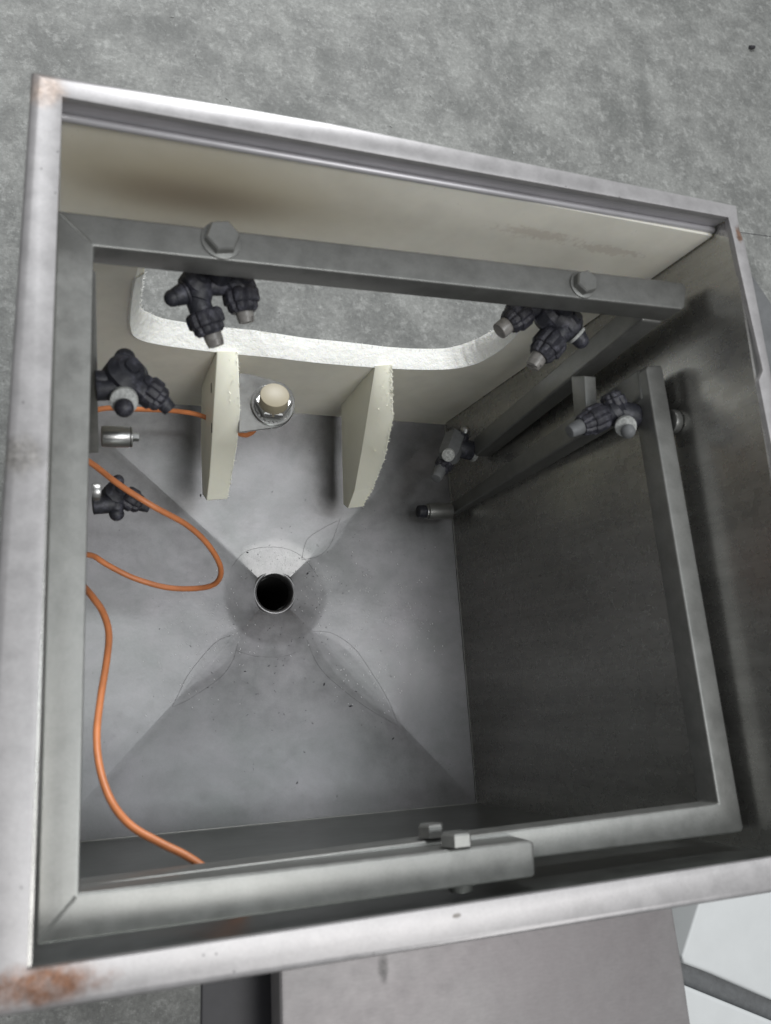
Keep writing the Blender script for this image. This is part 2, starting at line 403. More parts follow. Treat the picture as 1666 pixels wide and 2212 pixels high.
def outer(d):
    return [bm.verts.new(uv_on(x, z, d)) for x, z in ((.0022, ZB - .001), (cBR.x - .001, ZB - .001), (.3965, -.0165), (.0009, -.0155))]
for ring, d in ((front_ring, 0), (back_ring, TL)):
    o4 = outer(d)
    ed = []
    for i in range(4): ed.append(bm.edges.new((o4[i], o4[(i + 1) % 4])))
    for i in range(N_):
        e = bm.edges.get((ring[i], ring[(i + 1) % N_])); ed.append(e)
    bmesh.ops.triangle_fill(bm, edges=ed, use_beauty=True, use_dissolve=False)
    if d == 0: of = o4
    else: ob = o4
for i in range(4):
    try: bm.faces.new((of[i], of[(i + 1) % 4], ob[(i + 1) % 4], ob[i]))
    except ValueError: pass
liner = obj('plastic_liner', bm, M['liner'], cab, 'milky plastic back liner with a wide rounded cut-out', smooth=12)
# rounded top edge of the liner
bm = bmesh.new(); a = L0 + Vector((0, -.0008, lipz)); b = L1 + Vector((0, -.0008, lipz)); cyl(bm, a, b, .0020, bev=.02)
obj('rolled_bead', bm, M['lip'], cab)
# white rough routed edge: a thin raised bead hugging the lower part of the cut
bm = bmesh.new()
rows = []
k0, k1 = 0, 15 * 10
for i in range(k0, k1):
    a = cf[i]; b = cb[i]; up = (ctr - a).normalized()
    jit = noise.noise(Vector((i * .35, 0, 1))) * .0010 + noise.noise(Vector((i * 1.7, 3, 1))) * .0006
    jf = noise.noise(Vector((i * .8, 9, 4))) * .0012
    rows.append([a - up * (.0012 + jf) + LN * .0004, a + up * (.0006) + LN * .0012, a.lerp(b, .35) + up * (.0018 + jit), a.lerp(b, .8) + up * (.0013 + jit * .6), b + up * (.0002 + jit * .5) - LN * .0004, b - up * .001])
vr = [[bm.verts.new(p) for p in r] for r in rows]
for a, b in zip(vr, vr[1:]):
    for j in range(5): bm.faces.new((a[j], a[j + 1], b[j + 1], b[j]))
# whiskers of swarf
for _ in range(420):
    i = random.randrange(k0, k1); b = cb[i]; up = (ctr - cf[i]).normalized()
    base = cf[i].lerp(b, random.choice((.95, .9, .98, .02))) + up * .0012
    d = (up * random.uniform(.3, 1) + Vector((random.uniform(-1, 1), random.uniform(-.3, 1), random.uniform(-.3, .6))) * .8).normalized() * random.uniform(.0008, .0026)
    w = Vector((random.uniform(-1, 1), random.uniform(-1, 1), 0)).normalized() * .00035
    h = up * .0002
    v4 = [bm.verts.new(q) for q in (base - w, base + w, base + h, base + d)]
    bm.faces.new((v4[0], v4[1], v4[3])); bm.faces.new((v4[1], v4[2], v4[3])); bm.faces.new((v4[2], v4[0], v4[3]))
obj('cut_edge', bm, M['burr'], liner, 'rough white routed edge of the cut-out', smooth=60)

# fins on the liner
def fin(L, Rr, xl, xr, label):
    """L / R: closed outlines of the left and right faces in photo pixels"""
    a = [PX(u, v, xl) for u, v in L]; b = [PX(u, v, xr) for u, v in Rr]
    bm = bmesh.new()
    A = [bm.verts.new(p) for p in a]; B = [bm.verts.new(p) for p in b]; n = len(A)
    bm.faces.new(A); bm.faces.new(B[::-1])
    for i in range(n): bm.faces.new((A[i], B[i], B[(i + 1) % n], A[(i + 1) % n]))
    bmesh.ops.recalc_face_normals(bm, faces=bm.faces); bevel(bm, .0012, 3)
    rg = [b[0], b[7], b[6], b[5], b[4]]; lg = [a[0], a[7], a[6], a[5], a[4]]; nb = 380 if xl > .2 else 70
    for _ in range(nb):
        k = random.randrange(4); t = random.random(); pr = rg[k].lerp(rg[k + 1], t); pl_ = lg[k].lerp(lg[k + 1], t)
        p = pr.lerp(pl_, random.choice((.02, .03, .05, .1, random.random() * .6))); p.z -= .0003
        d = Vector((random.uniform(-.2, 1), random.uniform(-.8, .4), random.uniform(.2, 1))).normalized() * random.uniform(.001, .0028)
        w = Vector((random.uniform(-1, 1), random.uniform(-1, 1), .2)).normalized() * random.uniform(.0004, .0008); h = w.cross(d).normalized() * .0004
        v4 = [bm.verts.new(q) for q in (p - w, p + w, p + h, p + d)]
        bm.faces.new((v4[0], v4[1], v4[3])); bm.faces.new((v4[1], v4[2], v4[3])); bm.faces.new((v4[2], v4[0], v4[3]))
    o = obj('fin', bm, M['fin'], liner, label, smooth=40)
    return o
xl = HIT(467, 760, LP0, LN).x; xr = HIT(515, 757, LP0, LN).x
print('fin1', xl, xr)
xl1, xr1 = xl, xr
def shiftx(pts, xa, xb, sel=None):
    """the same world outline seen on another x plane, as pixels"""
    out = []
    for u, v in pts:
        p = PX(u, v, xa); q = RM @ (Vector((xb, p.y, p.z)) - C); out.append((833 + FPX * q.x / q.z, 1106 + FPX * q.y / q.z))
    return out
def fin2(L, topR, xl, xr, label):
    R = shiftx(L, xl, xr)
    for k, uv in topR.items(): R[k] = uv
    return fin(L, R, xl, xr, label)
f1 = fin2([(469, 757), (435, 832), (434, 960), (437, 1068), (446, 1082), (452, 1030), (457, 960), (461, 885)],
     {0: (515, 756), 7: (519, 885), 6: (512, 965), 5: (500, 1035), 4: (492, 1078)}, xl, xr, 'left plastic fin beside the sensor')
xl = HIT(811, 790, LP0, LN).x; xr = HIT(847, 787, LP0, LN).x
print('fin2', xl, xr)
f2 = fin2([(811, 790), (737, 863), (739, 970), (742, 1090), (752, 1098), (766, 1060), (784, 960), (795, 890)],
     {0: (847, 787), 7: (850, 900), 6: (831, 992), 5: (805, 1055), 4: (783, 1094)}, xl, xr, 'right plastic fin with burred edge')
# burrs on fin 2 and 1
def burrs(path, xp, n, par):
    bm = bmesh.new(); pts = crv([PX(u, v, xp) for u, v in path], 12)
    for _ in range(n):
        p = random.choice(pts) + Vector((random.uniform(-.0035, .0003), 0, random.uniform(0, .0006)))
        d = Vector((random.uniform(-.4, 1), random.uniform(-.6, .6), random.uniform(0, 1))).normalized() * random.uniform(.0008, .0022)
        w = Vector((random.uniform(-1, 1), random.uniform(-1, 1), .2)).normalized() * .0003
        v4 = [bm.verts.new(q) for q in (p - w, p + w, p + w.cross(d).normalized() * .0003, p + d)]
        bm.faces.new((v4[0], v4[1], v4[3])); bm.faces.new((v4[1], v4[2], v4[3])); bm.faces.new((v4[2], v4[0], v4[3]))
    return bm
obj('burr', burrs([(847, 790), (850, 900), (831, 992), (805, 1055), (784, 1090)], xr, 120, f2), M['burr'], f2, smooth=0) if False else None

# hopper floor
ctrD = P(586, 1284, -.425)
def hopper():
    bm = bmesh.new(); per = [cBL, cFL, cFR, cBR]
    # exact corner directions
    def hitper(an):
        d = Vector((math.cos(an), math.sin(an))); best = None
        for i in range(4):
            a = per[i].xy; b = per[(i + 1) % 4].xy; e = b - a
            den = d.x * e.y - d.y * e.x
            if abs(den) < 1e-12: continue
            w = a - ctrD.xy; t = (w.x * e.y - w.y * e.x) / den; s = (w.x * d.y - w.y * d.x) / den
            if t > 0 and -1e-6 <= s <= 1 + 1e-6 and (best is None or t < best): best = t
        return best
    cang = sorted(math.atan2(p.y - ctrD.y, p.x - ctrD.x) for p in per)
    angs = []
    for i in range(4):
        a0 = cang[i]; a1 = cang[(i + 1) % 4] + (2 * math.pi if i == 3 else 0); n = 110
        for k in range(n):
            t = k / n; angs.append(a0 + (a1 - a0) * t)
    r0 = .0178; hz = .020; rings = []
    M_ = 90
    dstr = [ (k / M_) ** 1.25 for k in range(M_ + 1)]
    for s in dstr:
        row = []
        for an in angs:
            Rm = hitper(an); r = r0 + (Rm - r0) * s
            z = ZB - hz * (1 - r / Rm)
            rd = .050
            q_ = max(0, rd - r); z -= .09 * q_ * q_ / (q_ + .003) * (Rm / .2)
            # weld repair leaves along the diagonals
            for ci, ca in enumerate(cang):
                da = (an - ca + math.pi) % (2 * math.pi) - math.pi
                if abs(da) < .5:
                    Rc = hitper(ca + 1e-6); along = r * math.cos(da) / Rc; dd = abs(r * math.sin(da)); fw = .0012 + .0015 * along
                    if dd < fw: z += .074 * (fw - dd) ** 2 / (2 * fw)
                    lo, hi, wm = ((.17, .43, .010), (.19, .62, .012), (.20, .42, .008), (.1, .11, .0))[ci]
                    if lo < along < hi:
                        t = (along - lo) / (hi - lo); w = wm * math.sin(math.pi * min(1, t ** .75)) 
                        if dd < w: z += (w - dd) * .05
            z += (noise.noise(Vector((r * math.cos(an) * 13, r * math.sin(an) * 13, 3))) * .0008 + noise.noise(Vector((r * math.cos(an) * 34, r * math.sin(an) * 34, 7))) * .00025) * min(1, (1 - s) * 5) * min(1, s * 8)
            row.append(bm.verts.new((ctrD.x + r * math.cos(an), ctrD.y + r * math.sin(an), z)))
        rings.append(row)
    n = len(angs)
    for a, b in zip(rings, rings[1:]):
        for i in range(n): bm.faces.new((a[i], a[(i + 1) % n], b[(i + 1) % n], b[i]))
    zz = min(v.co.z for v in rings[0])
    return bm, zz
bm, zd = hopper()
hop = obj('hopper_floor', bm, M['hopper'], cab, smooth=3.2)
# drain collar and pipe
bm = bmesh.new(); cz = Vector((ctrD.x, ctrD.y, 0)); seg = 64
prof = [(.0215, zd + .0004), (.0208, zd + .0016), (.0195, zd + .0022), (.0182, zd + .0018), (.0172, zd + .0006), (.0166, zd - .002), (.0160, zd - .007), (.0160, zd - .011)]
rs = []
for r, z in prof: rs.append([bm.verts.new((cz.x + r * math.cos(2 * math.pi * i / seg), cz.y + r * math.sin(2 * math.pi * i / seg), z)) for i in range(seg)])
for a, b in zip(rs, rs[1:]):
    for i in range(seg): bm.faces.new((a[i], a[(i + 1) % seg], b[(i + 1) % seg], b[i]))
col_ = obj('drain_collar', bm, M['hopper'], hop, smooth=60)
bm = bmesh.new(); rs = []
for r, z in [(.0158, zd - .009), (.0158, zd - .14), (.0001, zd - .14)]: rs.append([bm.verts.new((cz.x + r * math.cos(2 * math.pi * i / seg), cz.y + r * math.sin(2 * math.pi * i / seg), z)) for i in range(seg)])
for a, b in zip(rs, rs[1:]):
    for i in range(seg): bm.faces.new((a[i], a[(i + 1) % seg], b[(i + 1) % seg], b[i]))
obj('drain_pipe', bm, M['hole'], hop, smooth=60)
# bright weld beads along the floor edges
bm = bmesh.new()
for a, b in ((cBR, cFR), (cFL, cFR)):
    pts = [a.lerp(b, t / 60) + Vector((0, 0, .0005 + .0003 * noise.noise(Vector((t * .9, 1, 1))))) for t in range(61)]
    t_ = tube(pts, .0009, 8); me = bpy.data.meshes.new('tmp'); t_.to_mesh(me); t_.free(); bm.from_mesh(me); bpy.data.meshes.remove(me)
obj('weld_seam', bm, M['tube'], hop, smooth=60)
from mathutils.bvhtree import BVHTree
hv = [v.co.copy() + CL for v in hop.data.vertices]; BV = BVHTree.FromPolygons(hv, [tuple(p.vertices) for p in hop.data.polygons])
def drop(x, y, up=0.0):
    h = BV.ray_cast(Vector((x, y, 0)), Vector((0, 0, -1)))[0]
    return Vector((x, y, (h.z if h else ZB) + up))
def dropuv(u, v, up=0.0):
    p = P(u, v, ZB - .012); return drop(p.x, p.y, up)
lines = [[(500, 1372), (470, 1385), (440, 1415), (405, 1460), (385, 1500), (372, 1525)],
         [(515, 1390), (505, 1425), (480, 1460), (440, 1490), (400, 1515), (372, 1527)],
         [(676, 1362), (720, 1368), (765, 1400), (800, 1450), (835, 1510), (856, 1565)],
         [(665, 1380), (690, 1440), (740, 1490), (800, 1535), (856, 1567)],
         [(655, 1205), (665, 1165), (700, 1140), (730, 1125)],
         [(655, 1207), (690, 1200), (715, 1175), (735, 1120)],
         [(503, 1222), (530, 1192), (570, 1181), (620, 1184), (660, 1205), (690, 1245)],
         [(512, 1405), (555, 1417), (610, 1418), (650, 1405)]]
for k, ln in enumerate(lines):
    pts = [drop(q.x, q.y, .00002 + .00022 * noise.noise(Vector((n_ * .33, k, 0)))) for n_, q in enumerate(crv([P(u, v, ZB - .012) for u, v in ln], 14))]
    obj('weld_line', tube(pts, .00017, 6), M['wline'], hop)
bm = bmesh.new(); rnd = random.Random(5)
def flake(p, a, L, w):
    d = Vector((math.cos(a), math.sin(a), 0)) * L; n = Vector((-math.sin(a), math.cos(a), 0)) * w
    vs = [bm.verts.new(q) for q in (p - d - n * .3, p + n, p + d * rnd.uniform(.6, 1) + n * .2, p - n * .8)]
    t = bm.verts.new(p + Vector((0, 0, w * .8)))
    bm.faces.new(vs)
    for i in range(4): bm.faces.new((vs[i], vs[(i + 1) % 4], t))
for _ in range(150):
    u = rnd.gauss(*rnd.choice(((640, 60), (700, 70), (600, 150), (560, 40)))); v = rnd.gauss(*rnd.choice(((1460, 90), (1230, 60), (1420, 200))))
    if not (250 < u < 960 and 960 < v < 1720) or math.hypot(u - 586, v - 1284) < 62: continue
    p = dropuv(u, v, .00012); flake(p, rnd.uniform(0, 6.3), rnd.uniform(.0004, .0016), rnd.uniform(.0002, .00045))
for u, v, L in ((433, 1071, .0022), (537, 1192, .0018), (668, 1237, .0020), (845, 1595, .002), (636, 1690, .0016), (700, 1478, .0022), (755, 1525, .0024), (530, 1450, .0014)):
    flake(dropuv(u, v, .0002), rnd.uniform(0, 6.3), L, L * .45)
de = obj('debris', bm, M['dark'], None, smooth=0); de['kind'] = 'stuff'; de['label'] = 'tiny dark flakes and bristles scattered over the hopper floor'; de['category'] = 'debris'
bm = bmesh.new()
for _ in range(420):
    c = rnd.choice(((700, 1290, 45, 50), (790, 1340, 55, 70), (800, 1450, 60, 60), (470, 1340, 50, 50), (430, 1420, 60, 60), (600, 1205, 35, 12), (880, 1330, 30, 60)))
    u = rnd.gauss(c[0], c[2]); v = rnd.gauss(c[1], c[3]); a = rnd.gauss(1.9, .5)
    if not (240 < u < 960 and 1185 < v < 1600) or math.hypot(u - 586, v - 1284) < 62: continue
    flake(dropuv(u, v, .00008), a, rnd.uniform(.0004, .0013), rnd.uniform(.00018, .00036))
ch_ = obj('scratch_glints', bm, M['glint'], None, smooth=0); ch_['kind'] = 'stuff'; ch_['label'] = 'white flakes standing in for glints of swarf and scratches around the drain'; ch_['category'] = 'swarf'
# legs under the corners
for x, y in ((.014, -.012), (.372, -.012), (.014, -.372), (.372, -.372)):
    bm = prism([(x - .012, y - .012, ZB - .03), (x + .012, y - .012, ZB - .03), (x + .012, y + .012, ZB - .03), (x - .012, y + .012, ZB - .03)], (0, 0, ZF - ZB + .03), .002)
    obj('leg', bm, M['tube'], cab)

# ------------------------------------------------------------------ spray frames (square tube)
def bolt(parent, base, ax, r, h, mat, washer=0.0, spin=0.0, xref=(1, 0, 0)):
    base = Vector(base); ax = Vector(ax).normalized()
    bm = bmesh.new(); hexp(bm, base, base + ax * h, r, spin, xref)
    o = obj('bolt', bm, mat, parent, smooth=20)
    if washer:
        bm = bmesh.new(); cyl(bm, base - ax * .0002, base + ax * .0012, washer); obj('washer', bm, mat, o)
    return o
ZA = -.036; HT = .0185
fa = thing('spray_bar_assembly', 'upper C-shaped grey square tube frame with two hex bolts on its back bar', 'spray frame', P(160, 1200, ZA), 'spray frames')
def bar(pts, h, mat, parent, bev=.0022, name='tube'):
    return obj(name, prism(pts, (0, 0, -h), bev, 3), mat, parent, smooth=40)
bar([P(123, 454, ZA), P(1477, 610, ZA), P(1484, 624, ZA), P(1480, 664, ZA), P(1474, 668, ZA), P(203, 531, ZA),
     P(171, 1929, ZA), P(1146, 1815, ZA), P(1154, 1822, ZA), P(1157, 1890, ZA), P(1150, 1896, ZA), P(74, 2044, ZA) + Vector((.0005, 0, 0))], HT, M['tube'], fa)
for a, b in (((123, 454), (203, 531)), ((74, 2044), (171, 1929))):
    a = P(*a, ZA); b = P(*b, ZA); a = a.lerp(b, .08); b = b.lerp(a, .08)
    pp = [a.lerp(b, t / 30) + Vector((.0004 * noise.noise(Vector((t * .8, 0, 0))), 0, -.0007)) for t in range(31)]
    obj('weld_seam', tube(pp, .0011, 8), M['tube'], fa)
bp = P(478, 520, ZA); bolt(fa, bp, (0, 0, 1), .0092, .0065, M['tube'], .0108, .2)
bp = P(1258, 616, ZA); bolt(fa, bp, (0, 0, 1), .0076, .0065, M['tube'], .0090, .35)
# bolt through the front bar, head inwards, end outwards
hb = P(993, 1828, ZA) + Vector((0, 0, -.0035)); bolt(fa, hb, (0, 1, 0), .0082, .0062, M['tube'], 0, .0)
ob_ = P(1012, 1916, ZA) ; bm = bmesh.new(); cyl(bm, ob_ + Vector((0, .004, -.009)), ob_ + Vector((0, -.0035, -.009)), .0062); obj('bolt_end', bm, M['tube'], fa)
kn = P(200, 1062, ZA - .006); bm = bmesh.new(); cyl(bm, kn, kn + Vector((.0035, 0, 0)), .0042); obj('bolt_end', bm, M['bright'], fa)
# hanging post of frame A by the right wall (tube 2)
XT = .365
def upto(p, q, z): return p.lerp(q, (z - p.z) / (q.z - p.z))
pA, pB_, pC_, pD = PX(1023, 946, XT), PX(1026, 986, XT), PX(1404, 696, XT), PX(1366, 650, XT)
tc = upto(pB_, pC_, -.0555); tc.y = max(tc.y, -.0462)
bm = prism([pA, pB_, tc, upto(pA, pD, -.0555)], (.0165, 0, 0), .002)
obj('post', bm, M['tube'], fa, 'post hanging by the right wall next to the liner', smooth=40)
# post by the left wall
bm = prism([P(199, 585, -.056), P(208, 585, -.056), P(214, 978, -.15), P(202, 978, -.15)], (-.004, 0, -.002), .0008)
obj('post', bm, M['tube'], fa, 'flat bar hanging by the left wall', smooth=40)

ZBt = -.0555
fb = thing('spray_bar_assembly', 'lower grey square tube frame with a long post running down the right wall', 'spray frame', P(1590, 1780, ZBt), 'spray frames')
zb2 = -.066
def PB(u, v): return HIT(u, v, (0, -.37, ZBt), Vector((0, .036, 1)))
tp = [PB(1399, 789), PB(1429, 789), PB(1432, 795), PB(1607, 1790), PB(1603, 1798), PB(150, 2000) + Vector((0, .004, 0)), PB(150, 1915), PB(1553, 1737), PB(1396, 797)]
obj('tube', hull8(tp, [p + Vector((0, 0, -HT)) for p in tp], .0022), M['tube'], fb, smooth=40)
X1 = .3712; pA, pB_, pC_, pD = PX(972, 1088, X1), PX(976, 1111, X1), PX(1383, 864, X1), PX(1374, 800, X1)
bm = prism([pA, pB_, upto(pB_, pC_, -.0735), upto(pA, pD, -.0735)], (.0165, 0, 0), .002)
obj('post', bm, M['tube'], fb, 'long post running down the right wall', smooth=40)
bm = prism([PX(1234, 813, .352), PX(1262, 811, .352), PX(1266, 886, .352), PX(1255, 903, .352), PX(1240, 902, .352)], (.010, 0, 0), .001)
obj('bracket', bm, M['tube'], fb, 'short flat bracket between the two posts')
hb2 = P(938, 1800, ZBt) ; bolt(fb, hb2 + Vector((0, -.002, -.004)), (0, 1, 0), .0070, .0062, M['tube'], 0)
# bolt on the outside of the right bar
bq = P(1455, 912, -.072); bm = bmesh.new(); cyl(bm, bq + Vector((-.004, 0, 0)), bq + Vector((.0018, 0, 0)), .0085); wo = obj('washer', bm, M['tube'], fb)
bolt(fb, bq + Vector((.0018, 0, 0)), (1, 0, 0), .0062, .004, M['tube'])
# standoff at the end of the long post
def seg_(name, a, b, rpx, mat, parent, rpx2=None, flute=0, fd=0, kind='cyl', seg=28):
    """a, b = (u, v, z)"""
    A = P(*a); B = P(*b); r = rpx * sc((A + B) / 2); r2 = (rpx2 or rpx) * sc((A + B) / 2)
    bm = bmesh.new()
    if kind == 'hex': hexp(bm, A, B, r, .3)
    else: cyl(bm, A, B, r, r2, seg=seg, flute=flute, fd=fd)
    return obj(name, bm, mat, parent, smooth=40)
zz = PX(974, 1104, .367).z
so_ = seg_('standoff', (974, 1104, zz), (923, 1105, zz + .001), 17.5, M['tube'], fb)
seg_('washer', (923, 1105, zz + .001), (919, 1105, zz + .001), 16, M['bright'], so_)
seg_('bolt_head', (919, 1105, zz + .001), (903, 1105, zz + .001), 13.5, M['blackp'], so_)
# standoff of frame A at left
zs = -.150
so2 = seg_('standoff', (219, 943, zs), (281, 944, zs), 23, M['bright'], fa)
seg_('washer', (281, 944, zs), (285, 944, zs), 23, M['bright'], so2)
seg_('bolt_head', (285, 944, zs), (300, 945, zs), 9.5, M['bright'], so2, kind='hex')

# ------------------------------------------------------------------ nozzles
NZ = 'swivel spray nozzle clusters'
def cluster(label, at, parts):
    t = thing('spray_nozzle_cluster', label, 'spray nozzle', P(*at), NZ)
    last = None
    for p in parts:
        name, kind = p[0], p[1]
        par = t
        if name.startswith('>'): name = name[1:]; par = last
        if kind == 'ball':
            _, _, c, r, mat = p[:5]; A = P(*c); R_b = r * sc(A); bm = bmesh.new()
            if r >= 26:      # moulded body: short faceted barrel with domed ends
                ax_ = Vector((.35, .25, 1)).normalized()
                lathe(bm, A - ax_ * R_b, A + ax_ * R_b, [(0, R_b * .42), (R_b * .12, R_b * .62), (R_b * .45, R_b * .90), (R_b * .50, R_b), (R_b * 1.42, R_b), (R_b * 1.47, R_b * .92), (R_b * 1.8, R_b * .62), (R_b * 1.84, R_b * .40), (R_b * 2, R_b * .36)], 40, flute=4, fd=.06)
                o = obj(name, bm, M[mat], par, smooth=25)
            else:
                ball(bm, A, R_b); o = obj(name, bm, M[mat], par, smooth=60)
        elif kind == 'nut':    # fluted compression nut
            _, _, a, b, r, mat = p[:6]; A = P(*a); B = P(*b); s = sc((A + B) / 2); r = r * s; L = (B - A).length; bm = bmesh.new()
            lathe(bm, A, B, [(0, r * .80), (L * .05, r * .90), (L * .12, r * .97), (L * .18, r), (L * .58, r), (L * .64, r * .93), (L * .66, r * .84), (L * .86, r * .82), (L, r * .66)], 64, flute=8, fd=.13)
            o = obj(name, bm, M[mat], par, smooth=22)
        elif kind == 'tip':    # slotted spray tip
            _, _, a, b, r, mat = p[:6]; A = P(*a); B = P(*b); r = r * sc((A + B) / 2); L = (B - A).length
            bm = bmesh.new(); lathe(bm, A, B, [(0, r), (L * .62, r * .95), (L * .64, r * .95), (L * .7, r * .88)], 20)
            a_, b_, x, y, z = frame(A, B)
            for sgn in (-1, 1):
                pts = [a_ + z * L * .68 + x * r * .86 * math.cos(th) * 1.0 + y * (sgn * r * .86 * (.28 + .72 * abs(math.sin(th)))) for th in [math.pi * k / 8 for k in range(9)]]
                base = [q for q in pts]
                aa = [bm.verts.new(q) for q in base]; bb = [bm.verts.new(q + z * L * .32 - (q - (a_ + z * L * .68)) * .12) for q in base]
                bm.faces.new(aa); bm.faces.new(bb[::-1])
                for i in range(len(aa)): bm.faces.new((aa[i], bb[i], bb[(i + 1) % len(aa)], aa[(i + 1) % len(aa)]))
            o = obj(name, bm, M[mat], par, smooth=40)
        elif kind == 'hex':
            _, _, a, b, r, mat = p[:6]; A = P(*a); B = P(*b); bm = bmesh.new(); hexp(bm, A, B, r * sc(A), .3); o = obj(name, bm, M[mat], par, smooth=20)
        else:
            _, _, a, b, r, mat = p[:6]; A = P(*a); B = P(*b); r2 = p[6] if len(p) > 6 else r; s = sc((A + B) / 2)
            bm = bmesh.new(); cyl(bm, A, B, r * s, r2 * s, bev=.12); o = obj(name, bm, M[mat], par, smooth=40)
        if par is t: last = o
    return t
z = -.078
cluster('dark double spray nozzle under the back bar, above the left end of the white cut-out', (440, 600, z), [
    ('mount', 'cyl', (478, 560, z + .022), (474, 603, z), 26, 'blackp'),
    ('body', 'cyl', (437, 597, z), (426, 652, z - .002), 31, 'blackp', 29),
    ('>shoulder', 'ball', (424, 611, z), 35, 'blackp'),
    ('cap', 'cyl', (398, 634, z), (376, 643, z), 24, 'blackp', 20),
    ('>dome', 'ball', (373, 644, z), 19, 'blackp'),
    ('washer', 'cyl', (402, 633, z), (397, 635, z), 27, 'blackp2'),
    ('neck', 'cyl', (424, 640, z - .002), (438, 678, z - .004), 26, 'blackp'),
    ('nut', 'nut', (437, 671, z - .004), (456, 722, z - .008), 41, 'blackp2'),
    ('nozzle_tip', 'tip', (455, 712, z - .008), (468, 748, z - .010), 21, 'tip'),
    ('cross_pipe', 'cyl', (440, 618, z), (505, 618, z - .002), 21, 'blackp'),
    ('elbow', 'ball', (515, 618, z - .002), 37, 'blackp'),
    ('nut', 'nut', (517, 622, z - .002), (527, 675, z - .005), 40, 'blackp2'),
    ('nozzle_tip', 'tip', (526, 665, z - .005), (533, 697, z - .007), 20, 'tip')])
z = -.084
cluster('dark double spray nozzle under the back bar near the right end of the cut-out', (1200, 680, z), [
    ('mount', 'cyl', (1225, 640, z + .026), (1212, 672, z), 24, 'blackp'),
    ('elbow', 'ball', (1186, 683, z), 31, 'blackp'),
    ('cross_pipe', 'cyl', (1205, 668, z), (1130, 666, z), 19, 'blackp'),
    ('body', 'cyl', (1196, 684, z), (1240, 712, z), 33, 'blackp', 31),
    ('>shoulder', 'ball', (1225, 699, z), 34, 'blackp'),
    ('washer', 'cyl', (1243, 722, z), (1248, 727, z), 23, 'scale'),
    ('cap', 'cyl', (1246, 725, z), (1256, 737, z), 20, 'blackp', 17),
    ('>dome', 'ball', (1255, 736, z), 17, 'blackp'),
    ('neck', 'cyl', (1219, 708, z), (1195, 737, z - .003), 25, 'blackp'),
    ('nut', 'nut', (1200, 727, z - .003), (1164, 770, z - .007), 36, 'blackp2'),
    ('nozzle_tip', 'tip', (1168, 765, z - .007), (1150, 792, z - .009), 19, 'tip'),
    ('nut', 'nut', (1136, 668, z), (1097, 700, z - .004), 34, 'blackp2'),
    ('nozzle_tip', 'cyl', (1102, 696, z - .004), (1078, 716, z - .006), 19, 'tip')])
z = -.100
cluster('matt black spray nozzle with limescaled acorn bolt, topmost at the left tube', (268, 830, z), [
    ('mount', 'cyl', (206, 842, z), (300, 838, z), 24, 'blackp'),
    ('>block', 'cyl', (206, 822, z), (232, 822, z), 22, 'blackp'),
    ('body', 'ball', (270, 812, z), 46, 'blackp'),
    ('cap', 'cyl', (269, 800, z), (270, 770, z - .001), 34, 'blackp', 23),
    ('>dome', 'ball', (270, 775, z), 23, 'blackp'),
    ('washer', 'cyl', (268, 862, z + .006), (268, 868, z + .010), 30, 'scale'),
    ('acorn_bolt', 'ball', (268, 881, z + .012), 21, 'blackp2'),
    ('elbow', 'ball', (310, 838, z), 30, 'blackp'),
    ('nut', 'nut', (312, 838, z), (352, 868, z - .003), 35, 'blackp2'),
    ('nozzle_tip', 'cyl', (346, 862, z - .003), (368, 886, z - .005), 19, 'blackp', 16)])
z = -.215
cluster('small dark spray nozzle low at the left, crossed by the orange cable', (250, 1070, z), [
    ('mount', 'cyl', (200, 1092, z), (248, 1088, z), 20, 'blackp'),
    ('body', 'ball', (250, 1066, z), 27, 'blackp'),
    ('>collar', 'cyl', (252, 1052, z), (253, 1046, z), 19, 'blackp2'),
    ('cap', 'ball', (255, 1038, z), 13, 'blackp'),
    ('stub', 'cyl', (251, 1080, z), (252, 1104, z), 15, 'blackp'),
    ('>dome', 'ball', (252, 1110, z), 16, 'blackp'),
    ('nut', 'nut', (268, 1070, z), (304, 1092, z - .003), 26, 'blackp2'),
    ('nozzle_tip', 'cyl', (302, 1090, z - .003), (322, 1098, z - .004), 14, 'blackp', 10)])
z = PX(1010, 968, .362).z
cluster('small dark spray nozzle with shiny acorn nut and white slotted screw by the liner corner', (985, 975, z), [
    ('washer', 'cyl', (1028, 976, z), (1019, 974, z), 23, 'scale'),
    ('mount', 'cyl', (1021, 974, z), (985, 966, z), 21, 'blackp'),
    ('body', 'hex', (984, 945, z - .002), (968, 990, z + .010), 24, 'grey'),
    ('>slotted_screw', 'cyl', (970, 981, z + .014), (968, 984, z + .0175), 14, 'scale'),
    ('upper_socket', 'nut', (990, 955, z), (1002, 936, z), 19, 'blackp2'),
    ('>acorn_nut', 'ball', (1005, 930, z + .006), 11, 'bright'),
    ('nut', 'nut', (966, 992, z), (950, 1020, z - .001), 20, 'blackp2'),
    ('nozzle_tip', 'cyl', (953, 1012, z), (942, 1034, z + .003), 14, 'grey', 12)])
z = -.084
